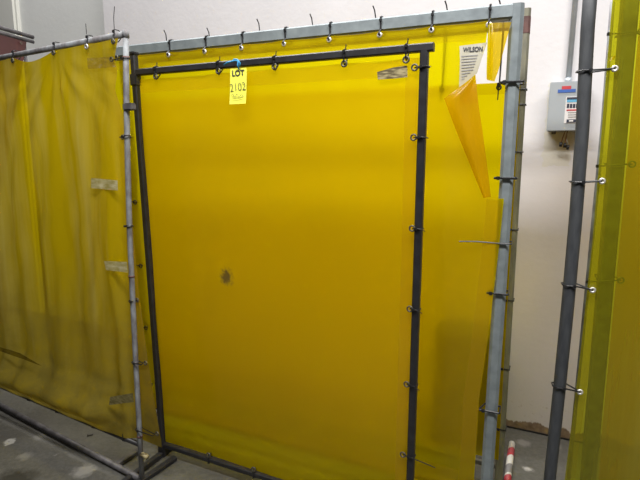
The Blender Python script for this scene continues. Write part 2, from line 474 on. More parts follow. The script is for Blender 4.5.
with part('hem', curtain, M['hem'], True) as bm:
    sheet(bm, B, -0.0025, lambda h: 0.018, lambda h: W - 0.064, HT - 0.085, HT - 0.03, 60, 3, b_disp, None)
for x, h in tops:
    eyelet(curtain, B.P(x, -0.012, h - 0.004), 0.0095, 0.0035, 'brass_dark')
    rail_tie(rb, B, x, HT, 0.0135, 0.022, [(0, 0.0, 0.015), (0.002, 0.0, 0.034)], 0.0028)
for i, (px, py) in enumerate(((415.5, 68), (414.5, 137.5), (413, 228), (410.7, 308), (407.5, 383), (403.7, 453))):
    x, h = B.sh(px, py)
    eyelet(curtain, B.P(x, -0.012, h), 0.0095, 0.0032, 'brass_dark')
    post_tie(rb, B, x, h, W, 0.0135, None, (0.03 if i < 5 else 0.10), 0.0024)
for px, py in ((210, 454.5), (255, 470), (330, 494)):
    x, h = B.sh(px, py)
    eyelet(curtain, B.P(x, -0.012, hb + 0.03), 0.0095, 0.0035, 'brass_dark')
    bm = bmesh.new()
    pts = [(-0.018, hb - 0.012), (-0.01, hb + 0.034), (0.006, hb + 0.03), (0.018, hb), (0.0, hb - 0.018)]
    tube(bm, [B.P(x, d, h) for d, h in pts], 0.0028, 6, Vector((1, 0, 0)), closed=True)
    finish('cable_tie', bm, M['tie'], rb)
# torn sticker
q = [(377, 72), (393, 67.5), (407, 65.5), (407.5, 77), (394, 78.5), (378, 79.5)]
with part('torn_sticker', curtain, M['smudge'], label='torn scrap of dirty sticker on the yellow sheet') as bm:
    vs = [bm.verts.new(B.L(px, py, -0.006)) for px, py in q]
    vb = [bm.verts.new(v.co + Vector((0, 0.0012, 0))) for v in vs]
    bm.faces.new(vs); bm.faces.new(vb[::-1])
    for i in range(6): bm.faces.new((vs[i], vb[i], vb[(i + 1) % 6], vs[(i + 1) % 6]))

# ---- lot tag tied to the rail
tx0, th0 = B.sh(230.5, 69, -0.022); tx1, th1 = B.sh(248, 104, -0.022)
TAG = empty('lot_tag', B.o + B.u * ((tx0 + tx1) / 2) + B.n * (-0.024 + B.lean * th0) + Vector((0, 0, th0)), -B.yaw,
            'bright yellow paper lot tag with blue string hanging from the black top rail', 'tag')
tw, tht = (tx1 - tx0), th0 - th1
def tag_pt(x, z, d=0.0): return Vector((x, d - 0.010 * (z / tht) ** 2 * (1 if z < 0 else 0), z))
with part('card', TAG, M['tag']) as bm:
    n = 8
    f = [[bm.verts.new(tag_pt(sx_ * tw / 2 * (0.96 if k == 0 else 1), -tht * k / n, e)) for sx_ in (-1, 1)] for e in (-0.0006, 0.0006) for k in range(n + 1)]
    for e in (0, 1):
        for k in range(n):
            A = f[e * (n + 1) + k]; C = f[e * (n + 1) + k + 1]
            bm.faces.new((A[0], A[1], C[1], C[0]))
    for s_ in (0, 1):
        for k in range(n):
            bm.faces.new((f[k][s_], f[k + 1][s_], f[n + 2 + k][s_], f[n + 1 + k][s_]))
    bm.faces.new((f[0][0], f[0][1], f[n + 1][1], f[n + 1][0])); bm.faces.new((f[n][0], f[n][1], f[2 * n + 1][1], f[2 * n + 1][0]))
card = parts_last[0]
def on_tag(z): return tag_pt(0, z, -0.0025)
text_mesh('LOT', 0.030, M['ink'], card, facing(on_tag(-0.019)), 'printed_word', 0.0006)
text_mesh('2102', 0.044, M['ink'], card, facing(on_tag(-0.072) + Vector((0, -0.001, 0))) @ Matrix.Rotation(0.06, 4, 'Z') @ Matrix.Scale(0.85, 4, (1, 0, 0)), 'handwritten_number', -0.0009)
with part('signature', card, M['ink']) as bm:
    pts = []
    for i in range(26):
        t = i / 25
        pts.append(Vector((-0.026 + 0.055 * t, -0.0115, -tht * 0.76 + 0.007 * math.sin(t * 17) * (1 - 0.6 * t) - 0.003 * t)))
    tube(bm, pts, 0.0008, 5, Vector((0, 1, 0)))
    tube(bm, [Vector((-0.022, -0.0135, -tht * 0.83)), Vector((0.005, -0.0135, -tht * 0.845)), Vector((0.027, -0.0135, -tht * 0.81))], 0.0006, 5, Vector((0, 1, 0)))
with part('string', TAG, M['string'], True) as bm:
    z = 0.0
    R0 = HT - th0
    def K(px, py, d): 
        w = B.sh(px, py, d); return Vector((w[0] - (tx0 + tx1) / 2, d + 0.024, w[1] - th0))
    tube(bm, [K(224, 65, -0.030), K(227, 62.5, -0.033), K(231, 61.5, -0.034), K(235, 60.5, -0.034), K(238, 61, -0.035), K(237.5, 65, -0.036), K(239, 69.5, -0.028)], 0.0028, 7, Vector((0, 1, 0)))
    tube(bm, [K(232, 61.5, -0.030), K(234, 59.2, -0.032), K(237, 59.4, -0.034), K(240, 63, -0.034), K(239.5, 67, -0.030)], 0.0026, 7, Vector((0, 1, 0)))

# ================================================================== galvanized framed screen behind it
gn = Vector((math.sin(0.413), math.cos(0.413), 0)); gb = Vector((0.685, 1.811, 0)) + gn * 0.053
G = Plane(gb.x, gb.y, 0.413, -0.0265)
gl_s, _ = G.sh(122, 100)
rg = G.root('welding_screen', 'large galvanized framed welding screen with torn yellow sheet behind the black framed one', 'welding screen')
GA = 0.025; GH = 2.0
with part('side_post', rg, M['galv'], label='galvanized right post') as bm:
    sweep(bm, [G.P(-0.002, 0, 0.01), G.P(-0.002, 0, 1.0), G.P(-0.008, 0, GH + 0.024)], rsq(0.0465, 0.0465, 0.011))
with part('side_post', rg, M['galv']) as bm:
    sweep(bm, [G.P(gl_s, 0.03, 0.01), G.P(gl_s, 0.03, GH - 0.03)], rsq(0.04, 0.04, 0.008))
with part('top_rail', rg, M['galv']) as bm:
    sweep(bm, [G.P(gl_s - 0.08, 0, GH), G.P(-0.02, 0, GH)], rsq(0.05, 0.05, 0.006))
gbh = 0.10
with part('bottom_rail', rg, M['foot']) as bm:
    sweep(bm, [G.P(gl_s + 0.02, 0.02, gbh), G.P(-0.026, 0.02, gbh)], rsq(0.03, 0.03))
for x in (0, gl_s):
    with part('foot', rg, M['foot']) as bm:
        sweep(bm, [G.P(x, -0.10, 0.015), G.P(x, 0.10, 0.015)], rsq(0.03, 0.03))
M['mid'] = vinyl('yellow_vinyl_worn', TINT, BODY, 0.72, 0.02, 0.2, (0.5, 0.42, 0.12), (5, 1, 0.8), blur=0.6)
M['orange'] = vinyl('amber_vinyl', (0.86, 0.68, 0.04), (0.78, 0.47, 0.0), 0.68, 0.02)
def g_disp(x, h):
    return -0.030 + 0.012 * gnoise(x, h, 1.6, 8) + 0.006 * gnoise(x, h * 0.3, 6, 2) + 0.004 * math.sin(x * 30) * max(0, (h - 1.8) / 0.2)
gt = [G.sh(px, 40, -0.04)[0] for px in (167.5, 204, 241, 284, 329, 379.5, 431, 488)]
gtab = []      # right edge of the upper, torn part of the sheet
for px, py in ((490, 198), (485, 160), (480, 112), (477, 90), (475, 75), (481, 60), (486, 43), (489, 20)):
    s_, h_ = G.sh(px, py, -0.03); gtab.append((h_, s_))
gtab.sort()
h_t = G.sh(490, 198, -0.03)[1]
low = []
for px, py in ((504, 199), (500, 240), (494, 290), (488, 340), (479, 400), (478, 420), (474, 480)):
    s_, h_ = G.sh(px, py, -0.03); low.append((h_, s_))
low.sort()
with part('curtain', rg, M['mid'], True) as bm:
    sheet(bm, G, 0, lambda h: gl_s - 0.02, lambda h: interp(gtab, h), h_t, GH - 0.027, 110, 60, g_disp, scallop(gt, 0.004))
    sheet(bm, G, 0, lambda h: gl_s - 0.02, lambda h: interp(low, h), gbh + 0.02, h_t, 110, 60, g_disp, None, lambda x: -0.055 * max(0.0, (x + 0.5) / 0.5))
gcur = parts_last[0]
with part('hem', gcur, M['hem'], True) as bm:
    sheet(bm, G, -0.003, lambda h: gl_s - 0.02, lambda h: interp(gtab, h) - 0.004, GH - 0.09, GH - 0.030, 80, 3, g_disp, None)
with part('hem', gcur, M['hem'], True) as bm:
    sheet(bm, G, -0.003, lambda h: interp(low, h) - 0.06, lambda h: interp(low, h) - 0.004, gbh + 0.02, h_t - 0.005, 4, 60, g_disp)
with part('hem', gcur, M['hem'], True) as bm:
    sheet(bm, G, -0.003, lambda h: gl_s, lambda h: interp(low, h) - 0.065, gbh + 0.021, gbh + 0.11, 60, 3, g_disp)

def flap(name, pts_rows, mat, d0, label):
    """rows of (left px,py, right px,py, depth) -> a curled hanging strip"""
    with part(name, gcur, mat, True, label) as bm:
        rows = []
        for (lx, ly, rx, ry, dd) in pts_rows:
            row = []
            for i in range(9):
                t = i / 8
                curl = 0.012 * math.sin(math.pi * t) + 0.006 * math.sin(7 * t)
                row.append(bm.verts.new(G.L(lerp(lx, rx, t), lerp(ly, ry, t), dd - curl)))
            rows.append(row)
        for j in range(len(rows) - 1):
            for i in range(8): bm.faces.new((rows[j][i], rows[j][i + 1], rows[j + 1][i + 1], rows[j + 1][i]))
        bmesh.ops.subdivide_edges(bm, edges=bm.edges[:], cuts=1, use_grid_fill=True, smooth=0.3)
flap('torn_flap', [(489, 23, 511.5, 22, -0.030), (489, 38, 507, 38, -0.04), (488.5, 55, 502.5, 55, -0.046), (487.5, 68, 499, 69, -0.05), (487, 80, 494.5, 81.5, -0.05)], M['orange'], 0, 'narrow hanging strip of torn yellow sheet')
flap('torn_flap', [(488, 23, 493, 23, -0.045), (487.5, 38, 493.5, 38, -0.06), (487, 55, 493, 55, -0.064), (486.5, 68, 493, 69, -0.065), (486.5, 79, 492, 80.5, -0.065)], M['mid'], 0, 'curled edge of the torn strip')
flap('torn_flap', [(474, 76, 475.5, 75, -0.04), (461, 86, 477, 90, -0.055), (444, 98.5, 479, 108, -0.065), (455, 128, 482.5, 130, -0.07), (466, 155, 486, 156, -0.07), (476, 180, 489, 179, -0.065), (483.5, 198, 491, 197, -0.06)], M['orange'], 0, 'amber folded-over flap of the torn sheet')
flap('torn_flap', [(460, 88, 475.5, 77, -0.048), (460, 104, 477.5, 103, -0.05)], M['mid'], 0, 'small folded corner of the torn sheet')
# printed label on the sheet
lab = [(459.5, 46), (487, 42.5), (477, 73), (470, 79), (459, 88), (460, 60)]
LM = M['paper']
with part('paper_label', gcur, LM, False, 'printed maker label on the torn sheet') as bm:
    vs = [bm.verts.new(G.L(px, py, -0.046)) for px, py in lab]
    vb = [bm.verts.new(v.co + Vector((0, 0.0012, 0))) for v in vs]
    bm.faces.new(vs); bm.faces.new(vb[::-1]); k = len(vs)
    for i in range(k): bm.faces.new((vs[i], vb[i], vb[(i + 1) % k], vs[(i + 1) % k]))
plab = parts_last[0]
c = G.L(473, 49.5, -0.048)
text_mesh('WILSON', 0.0225, M['ink'], gcur, facing(c, -0.03) @ Matrix.Scale(0.78, 4, (1, 0, 0)), 'printed_word', 0.0003)
bm = bmesh.new()
for i in range(9):
    y = 55.5 + i * 2.9
    x1 = 484 - max(0, (y - 43)) * 0.32 - 2
    if y > 70: x1 -= (y - 70) * 0.7
    p0, p1 = G.L(461.5, y + 0.3, -0.0475), G.L(x1, y - 0.9, -0.0475)
    m_ = (p0 + p1) / 2
    vs = [bm.verts.new(p) for p in (p0, p1, p1 - Vector((0, 0, 0.0035)), p0 - Vector((0, 0, 0.0035)))]
    bm.faces.new(vs)
o = finish('small_print', bm, M['ink_soft'], gcur)

tails = [(-0.008, 0.10), (0.02, 0.08), (0.07, 0.09), (0.10, 0.09), (-0.02, 0.11), (0.06, 0.10), (0.035, 0.09)]
toff = {167.5: (165, 30), 204: (208, 28), 241: (258, 19), 284: (311, 14), 329: None, 379.5: (374, 6), 431: (446, 1), 488: (499.5, -2)}
for px, x in zip((167.5, 204, 241, 284, 329, 379.5, 431, 488), gt):
    eyelet(gcur, G.P(x, -0.040, GH - GA - 0.018), 0.0065, 0.0045, 'nickel')
    tl = None
    if toff[px]:
        ex, eh = G.sh(toff[px][0], toff[px][1], 0.02); e2 = G.sh(toff[px][0] + 1.5, toff[px][1] + 11, 0.028)
        tl = [(0, 0.03, 0.015), ((e2[0] - x) * 0.9, 0.031, 0.018), (e2[0] - x, 0.029, e2[1] - GH), (ex - x + 0.002, 0.022, (eh + e2[1]) / 2 - GH + 0.004), (ex - x - 0.003, 0.015, eh - GH)]
    rail_tie(rg, G, x, GH, GA, 0.018, tl, 0.0036, -0.046)
for px0, px1, py in ((507, 522, 83), (500, 514, 178), (492, 507, 292), (483, 497, 408)):
    h = G.sh((px0 + px1) / 2, py)[1]
    bm = bmesh.new(); g_ = GA + 0.005
    pts = [(-0.045, -0.034, h), (-g_, -g_, h), (g_ * 0.9, -g_, h), (g_, -g_ * 0.9, h), (g_, g_, h), (-g_, g_, h), (-0.045, -0.02, h)]
    tube(bm, [G.P(*q) for q in pts], 0.0042, 7, closed=True)
    boxm(bm, G.P(-g_ - 0.002, -g_ - 0.004, h), (0.014, 0.012, 0.013), 0.002)
    finish('cable_tie', bm, M['tie'], rg)
# long tie sticking out to the left
h = G.sh(500, 242)[1]
bm = bmesh.new(); g_ = GA + 0.004
tube(bm, [G.P(*q) for q in ((-g_, -g_, h), (g_, -g_, h), (g_, g_, h), (-g_, g_, h))], 0.003, 6, closed=True)
e0 = G.L(459, 241.5, -0.06)
tube(bm, [G.P(g_ * 0.8, -g_ - 0.003, h), G.P(-g_, -g_ - 0.004, h), (G.P(-g_, -g_, h) + e0) / 2 + Vector((0, -0.004, 0.003)), e0], 0.0027, 6)
finish('cable_tie', bm, M['tie'], rg)
# left edge eyelets and ties of this sheet
for px, py in ((118.5, 58), (131, 137), (137, 202), (142.5, 265.5), (147.7, 327), (152.6, 383.5)):
    x, h = G.sh(px, py, -0.03)
    eyelet(gcur, G.P(x, -0.044, h), 0.0095, 0.0035, 'brass_dark')
    bm = bmesh.new()
    pts = [(x, -0.052, h), (x - 0.004, -0.01, h), (gl_s - 0.024, 0.03, h), (gl_s, 0.054, h), (gl_s + 0.024, 0.03, h), (gl_s + 0.02, -0.03, h), (x + 0.004, -0.05, h + 0.002)]
    tube(bm, [G.P(*q) for q in pts], 0.0028, 6, closed=True)
    finish('cable_tie', bm, M['tie'], rg)

# ================================================================== rear screen near the wall
rr0 = G.o + G.n * 0.24
R = Plane(rr0.x, rr0.y, 0.42, -0.02)
rs = R.root('welding_screen', 'rearmost yellow welding screen on dull olive tube post close to the wall', 'welding screen')
ptop = R.sh(526.5, 9); pmid = R.sh(511, 240)
pbx = R.sh(499, 470)
x_t, x_b = ptop[0], lerp(ptop[0], pbx[0], (ptop[1] - 0.0) / (ptop[1] - pbx[1]))
RH = ptop[1]
with part('side_post', rs, M['rear_post']) as bm:
    sweep(bm, [R.P(x_b, 0, 0.01), R.P(x_t, 0, RH)], rsq(0.034, 0.04, 0.008))
def rx(h): return lerp(x_b, x_t, h / RH)
hr1 = R.sh(525, 34)[1]
with part('painted_band', rs, M['rust'], label='rust red band near the post top') as bm:
    sweep(bm, [R.P(rx(hr1), 0, hr1), R.P(rx(RH - 0.03), 0, RH - 0.03)], rsq(0.036, 0.043, 0.008))
RL = gl_s - 0.12
with part('side_post', rs, M['rear_post']) as bm:
    sweep(bm, [R.P(RL, 0, 0.01), R.P(RL, 0, RH - 0.04)], rsq(0.034, 0.034, 0.008))
with part('top_rail', rs, M['rear_post']) as bm:
    sweep(bm, [R.P(RL, 0, RH - 0.055), R.P(x_t - 0.018, 0, RH - 0.055)], rsq(0.034, 0.034, 0.006))
with part('bottom_rail', rs, M['foot']) as bm:
    sweep(bm, [R.P(RL + 0.018, 0, 0.10), R.P(x_b - 0.018, 0, 0.10)], rsq(0.03, 0.03, 0.006))
fh = at_floor(499, 434, 0.02)
for x in (x_b, RL):
    with part('foot', rs, M['foot']) as bm:
        sweep(bm, [R.P(x, -0.10, 0.014), R.P(x, 0.25, 0.014)], rsq(0.028, 0.028))
M['rear'] = vinyl('yellow_vinyl_plain', (0.88, 0.75, 0.0), (0.80, 0.58, 0.0), 0.74, 0.02, 0.15, (0.5, 0.42, 0.12), (5, 1, 0.8), blur=0.5)
hcur = R.sh(480, 84.5)[1]
def r_disp(x, h): return -0.024 + 0.010 * gnoise(x, h, 1.8, 31)
with part('curtain', rs, M['rear'], True) as bm:
    sheet(bm, R, 0, lambda h: RL - 0.02, lambda h: rx(h) - 0.004, 0.14, hcur, 60, 40, r_disp)
rcur = parts_last[0]
with part('hem', rcur, M['hem'], True) as bm:
    sheet(bm, R, -0.003, lambda h: RL - 0.02, lambda h: rx(h) - 0.006, hcur - 0.045, hcur - 0.002, 50, 2, r_disp)
rtx = [R.sh(px, 88, -0.03)[0] for px in (442, 499)]
step = 0.27
for i, x in enumerate(rtx):
    eyelet(rcur, R.P(x, -0.036, hcur - 0.02), 0.008, 0.0035, 'brass_dark')
    bm = bmesh.new()
    hh = RH - 0.055
    pts = [(-0.02, hh + 0.018), (0.02, hh + 0.018), (0.02, hh - 0.018), (-0.018, hcur - 0.018), (-0.04, hcur - 0.02), (-0.03, hcur + 0.02), (-0.022, hh - 0.02)]
    tube(bm, [R.P(x, d, h) for d, h in pts], 0.0026, 6, Vector((1, 0, 0)), closed=True)
    boxm(bm, R.P(x, -0.045, hcur - 0.012), (0.015, 0.012, 0.018), 0.002)
    tube(bm, [R.P(x, -0.046, hcur - 0.01), R.P(x - 0.001, -0.046, hcur - 0.07)], 0.0024, 6, Vector((1, 0, 0)))
    finish('cable_tie', bm, M['tie'], rs)
for py in (90, 105, 152, 229, 299, 367, 427):
    px = interp([(9, 525), (470, 497)], py)
    h = R.sh(px, py)[1]; x = rx(h)
    bm = bmesh.new(); b_ = 0.0225
    tube(bm, [R.P(x + q[0] * b_ * 0.86, q[1] * b_, h) for q in ((-1, -1), (1, -1), (1, 1), (-1, 1))], 0.0028, 6, closed=True)
    boxm(bm, R.P(x - 0.012, -b_ - 0.003, h), (0.010, 0.008, 0.010), 0.001)
    finish('cable_tie', bm, M['tie'], rs)

# ================================================================== left pipe framed screen
LS = Plane(-0.768, 2.033, 0.53, 0.0)
rl = LS.root('welding_screen', 'thin pipe framed welding screen with creased dirty yellow sheet at the left', 'welding screen')
xt, htp = LS.sh(125.8, 32.5); xb = LS.sh(143, 486)[0]
lptab = sorted([(LS.sh(px, py)[1], LS.sh(px, py)[0]) for px, py in ((125.8, 32.5), (126.6, 120), (129.8, 240), (135.7, 360), (142, 478))])
xb = lptab[0][1]
def lxp(h): return interp(lptab, h)
XL = LS.sh(0, 200)[0] - 0.45
with part('side_post', rl, M['old_galv'], True) as bm:
    tube(bm, [LS.P(xb, 0, 0.008)] + [LS.P(lxp(h), 0, h) for h in (0.3, 0.6, 0.9, 1.2, 1.5, 1.75)] + [LS.P(xt, 0, htp)], 0.0115, 12)
with part('pipe_elbow', rl, M['old_galv'], True) as bm:
    tube(bm, [LS.P(xt, 0, htp - 0.02), LS.P(xt, 0, htp + 0.008)], 0.0128, 12)
hcl = LS.sh(127, 107)[1]
with part('pipe_clamp', rl, M['foot'], label='small dark clamp on the post') as bm:
    boxm(bm, LS.P(lxp(hcl) + 0.018, 0.0, hcl), (0.05, 0.03, 0.028), 0.004)
for py, mat_ in ((57, 'rust'), (135, 'foot'), (226, 'tie'), (276, 'rust'), (360, 'foot'), (432, 'rust')):
    h = LS.sh(130, py)[1]
    with part('band', rl, M[mat_], True) as bm:
        tube(bm, [LS.P(lxp(h), 0, h - 0.004), LS.P(lxp(h), 0, h + 0.004)], 0.0135, 12)
# top rail: height read from the picture at its left end
hL = LS.sh(0, 57.5)[1]; xL = LS.sh(0, 57.5)[0]
def lrail(x): return htp + (hL - htp) * (x - xt) / (xL - xt)
with part('top_rail', rl, M['old_galv'], True) as bm:
    tube(bm, [LS.P(XL, 0, lrail(XL)), LS.P(xt - 0.01, 0, htp - 0.006)], 0.0125, 12)
with part('side_post', rl, M['old_galv'], True) as bm:
    tube(bm, [LS.P(XL, 0, 0.008), LS.P(XL, 0, lrail(XL))], 0.012, 12)
lb0 = LS.sh(0, 386); lb1 = LS.sh(136, 443)
def lbot(x): return lerp(lb1[1], lb0[1], (x - lb1[0]) / (lb0[0] - lb1[0]))
with part('bottom_rail', rl, M['black'], True) as bm:
    tube(bm, [LS.P(XL, 0.0, lbot(XL)), LS.P(lxp(0.15), 0.0, lbot(lxp(0.15)))], 0.0115, 10)
M['left'] = vinyl('dirty_yellow_vinyl', (0.74, 0.60, 0.0), (0.56, 0.40, 0.0), 0.36, 0.02, 0.75, (0.50, 0.43, 0.13), (9, 1, 0.55), 0.75, brough=0.3, dlo=0.42, dhi=0.78)
# the low rails and feet lying on the floor
a0 = LS.loc(at_floor(-40, 384, 0.02)); a1 = LS.loc(at_floor(139, 478, 0.02))
with part('floor_rail', rl, M['foot'], True, 'grey pipe lying along the floor') as bm:
    tube(bm, [a0, a1], 0.014, 10)
f0 = LS.loc(at_floor(113, 467, 0.015)); f1 = LS.loc(at_floor(141, 449, 0.015))
with part('foot', rl, M['foot']) as bm:
    sweep(bm, [f0, f1], rsq(0.028, 0.024))
f0 = LS.loc(at_floor(137, 476, 0.03)); f1 = LS.loc(at_floor(160, 462, 0.015))
with part('foot', rl, M['black']) as bm:
    sweep(bm, [LS.P(xb, -0.02, 0.013), LS.P(xb, 0.2, 0.013)], rsq(0.03, 0.024))
with part('foot_bracket', rl, M['smudge'], True) as bm:
    h = 0.15; tube(bm, [LS.P(lxp(h), 0.0, h), LS.P(lxp(h) + 0.045, 0.0, h - 0.004)], 0.011, 10)

ltx = [LS.sh(px, py)[0] for px, py in ((-60, 60), (17, 59), (58, 52), (91, 44), (117.5, 38))]
def l_left(h): return XL + 0.03
rt_tab = sorted([(LS.sh(px, py)[1], LS.sh(px, py)[0]) for px, py in ((122, 34), (117, 58), (118.5, 90), (122, 120), (126, 180), (130, 240), (136, 300), (144, 360), (152, 410), (158, 445))])
def l_right(h): return interp(rt_tab, h)
def l_disp(x, h):
    f = 0.018 * math.sin(x * 26 + 1.5 * math.sin(h * 1.2)) * (0.5 + 0.5 * gnoise(x, h * 0.3, 1.5, 3))
    f += 0.022 * gnoise(x, h * 0.22, 6, 12) + 0.012 * gnoise(x, h * 0.35, 14, 5)
    # drapes fanning out from the second eyelet
    dx, dh = x - ltx[2], lrail(ltx[2]) - h
    if dh > 0:
        ang = math.atan2(dx, dh)
        f += 0.014 * math.sin(ang * 16) * math.exp(-dh * 2.2) * min(1, dh * 6)
    f *= min(1.0, 0.15 + max(0, h - lbot(x)) * 2.5)
    # the foot of the sheet bellies out and tucks back under
    k = h - lbot(x)
    f -= 0.095 * min(1, max(0, (lxp(h) - 0.10 - x) / 0.15)) * math.exp(-((k - 0.13) / 0.075) ** 2) + 0.012 * math.exp(-((k - 0.23) / 0.03) ** 2)
    f *= min(1.0, max(0.12, (lrail(x) - 0.03 - h) * 6))
    b = min(1.0, max(0.0, (x - lxp(h) + 0.10) / 0.07)); b = b * b * (3 - 2 * b) * min(1, max(0, (1.75 - h) * 4))
    return (f - 0.014) * (1 - b) + 0.020 * b
with part('curtain', rl, M['left'], True) as bm:
    nx, nh = 130, 130
    vs = []
    sc = scallop(ltx, 0.035)
    for j in range(nh + 1):
        row = []
        for i in range(nx + 1):
            t = j / nh
            x = lerp(l_left(0), l_right(lerp(0.14, htp, t)), i / nx)
            hb_ = lbot(x) + 0.012; ht_ = lrail(x) - 0.018 + sc(x) * (0.9 if ltx[1] < x < ltx[2] else 0.12)
            h = lerp(hb_, ht_, t)
            x = lerp(l_left(h), l_right(h), i / nx)
            row.append(bm.verts.new(LS.P(x, l_disp(x, h), h)))
        vs.append(row)
    for j in range(nh):
        for i in range(nx): bm.faces.new((vs[j][i], vs[j][i + 1], vs[j + 1][i + 1], vs[j + 1][i]))
lcur = parts_last[0]

def decal(name, pts, mat, pl, disp, parent, label, off=-0.007, nx=10, nz_=5):
    with part(name, parent, mat, True, label) as bm:
        (x0, y0), (x1, y1), (x2, y2), (x3, y3) = pts    # tl tr br bl
        dc = min(disp(*pl.sh(lerp(x0, x1, a_ / 8), lerp(lerp(y0, y1, a_ / 8), lerp(y3, y2, a_ / 8), b_), -0.02)) for a_ in range(9) for b_ in (0, 0.5, 1)) - 0.004
        rows = []
        for j in range(nz_ + 1):
            row = []
            for i in range(nx + 1):
                u, v = i / nx, j / nz_
                px = lerp(lerp(x0, x1, u), lerp(x3, x2, u), v); py = lerp(lerp(y0, y1, u), lerp(y3, y2, u), v)
                s_, h_ = pl.sh(px, py, dc)
                row.append(bm.verts.new(pl.P(s_, dc - 0.001 * math.sin(u * 9), h_)))
            rows.append(row)
        for j in range(nz_):
            for i in range(nx): bm.faces.new((rows[j][i], rows[j][i + 1], rows[j + 1][i + 1], rows[j + 1][i]))
decal('tape_strip', ((91, 178), (117.5, 180.5), (118, 190.5), (91, 188)), M['tape'], LS, l_disp, lcur, 'upper strip of clear tape')
decal('tape_strip', ((104, 261), (127, 262), (128, 272.5), (106, 270)), M['tape'], LS, l_disp, lcur, 'lower strip of clear tape')
M['faint'] = vinyl('pale_scuff', (0.8, 0.75, 0.5), (0.5, 0.45, 0.25), 0.9, 0.0, 0.5, (0.6, 0.56, 0.42), (30, 1, 60))
decal('scuffed_sticker', ((87, 58), (112, 57), (116, 67), (88, 69)), M['faint'], LS, l_disp, lcur, 'pale sticker remains near the top')
M['dull_scrap'] = solid('dull_scrap', (0.24, 0.2, 0.08), 0.6, 0, (0.10, 0.08, 0.01), 35, (1, 1, 3))
decal('torn_sticker', ((110, 397), (133, 393), (134, 402), (109, 405)), M['dull_scrap'], LS, l_disp, lcur, 'torn sticker remains near the bottom')
M['grime'] = vinyl('black_grime', (0.55, 0.5, 0.2), (0.11, 0.09, 0.03), 0.7, 0.01, 0.6, (0.09, 0.07, 0.03), (14, 1, 40))
decal('scorch_mark', ((0, 347), (20, 353), (42, 366), (0, 351)), M['grime'], LS, l_disp, lcur, 'dark scorch streak near the bottom')
for i, x in enumerate(ltx):
    hr = lrail(x)
    eyelet(lcur, LS.P(x, -0.022, hr - 0.032), 0.008, 0.0035, 'nickel' if i == 3 else 'brass_dark')
    tl = {3: [(-0.02, 0.012, 0.008), (-0.045, 0.014, 0.03), (-0.042, 0.012, 0.07)], 4: [(0, -0.013, 0.0), (0, -0.012, 0.06), (0.006, -0.01, 0.10)]}.get(i)
    rail_tie(rl, LS, x, hr, 0.0135, 0.024, tl, 0.002, -0.02)
for py in (58, 137, 226, 300, 360, 425):
    h = LS.sh(130, py)[1]; xe = l_right(h) - 0.012
    eyelet(lcur, LS.P(xe, l_disp(xe, h) - 0.006, h), 0.008, 0.003, 'brass_dark')
    post_tie(rl, LS, xe, h, lxp(h), 0.013, None, 0.0, 0.0022)
for px in (32, 59, 94, 124):
    x = LS.sh(px, 420)[0]; h = lbot(x)
    bm = bmesh.new(); tube(bm, [LS.P(x, d, h + z) for d, z in ((-0.014, -0.004), (-0.012, 0.03), (0.006, 0.03), (0.014, 0), (0, -0.015))], 0.003, 6, Vector((1, 0, 0)), closed=True)
    finish('cable_tie', bm, M['tie'], rl)

# ================================================================== right screen on the thick dark post
py_ = 1.62
v = ray(574, 240); q = CAM + v * (py_ / v.y)
D = Plane(q.x, q.y, 0.30, 0.0)
rd = D.root('welding_screen', 'welding screen with thick dark round post and lime yellow sheet at the right edge', 'welding screen')
dt = D.sh(588.5, 0)[0]; dbm = D.sh(549.5, 478)
x1_, h1_ = D.sh(588.5, 0); x0_, h0_ = dbm
ptab = sorted([(D.sh(px, py)[1], D.sh(px, py)[0]) for px, py in ((589, 0), (583, 120), (574, 240), (562.5, 360), (549.5, 480))])
def dpx(h): return interp(ptab, h) if h > ptab[0][0] else ptab[0][1]
with part('side_post', rd, M['dark_pipe'], True) as bm:
    tube(bm, [D.P(dpx(0.005), 0, 0.005)] + [D.P(dpx(h), 0, h) for h in (0.3, 0.7, 1.0, 1.3, 1.6, 1.9)] + [D.P(dpx(2.15), 0, 2.15)], 0.0205, 20)
with part('top_rail', rd, M['dark_pipe'], True) as bm:
    tube(bm, [D.P(dpx(2.13), 0, 2.13), D.P(dpx(2.13) + 0.75, 0, 2.13)], 0.02, 14)
with part('foot', rd, M['dark_pipe']) as bm:
    sweep(bm, [D.P(dpx(0), -0.3, 0.016), D.P(dpx(0), 0.3, 0.016)], rsq(0.03, 0.03))
M['lime'] = vinyl('lime_yellow_vinyl', (0.66, 0.70, 0.02), (0.42, 0.40, 0.005), 0.66, 0.04, 0.3, (0.4, 0.42, 0.1), (6, 1, 0.4))
etab = sorted([(D.sh(px, py)[1], D.sh(px, py)[0]) for px, py in ((613, 0), (603, 120), (593, 240), (580, 360), (565, 480))])
e_lo, e_hi = etab[0], etab[-1]
def d_edge(h):
    if h < e_lo[0]: return e_lo[1] - (e_lo[0] - h) * 0.02
    return interp(etab, h)
def d_disp(x, h): return 0.006 * gnoise(x, h, 2.0, 77) + 0.006 * math.sin(x * 35)
with part('curtain', rd, M['lime'], True) as bm:
    sheet(bm, D, 0, lambda h: d_edge(h), lambda h: d_edge(2.0) + 0.62, 0.12, 2.08, 50, 60, d_disp)
dcur = parts_last[0]
with part('hem', dcur, M['hem'], True) as bm:
    sheet(bm, D, 0.004, lambda h: d_edge(h) + 0.001, lambda h: d_edge(h) + 0.033, 0.12, 2.07, 3, 60, d_disp)
for px, py in ((614, 69), (601.5, 181), (592, 289.5), (579.5, 391)):
    x, h = D.sh(px, py)
    eyelet(dcur, D.P(x, -0.008, h), 0.007, 0.004, 'nickel')
    hp = h + (0.012 if py > 250 else -0.004)
    post_tie(rd, D, x, h, dpx(h), 0.0215, hp, 0.0, 0.0028)
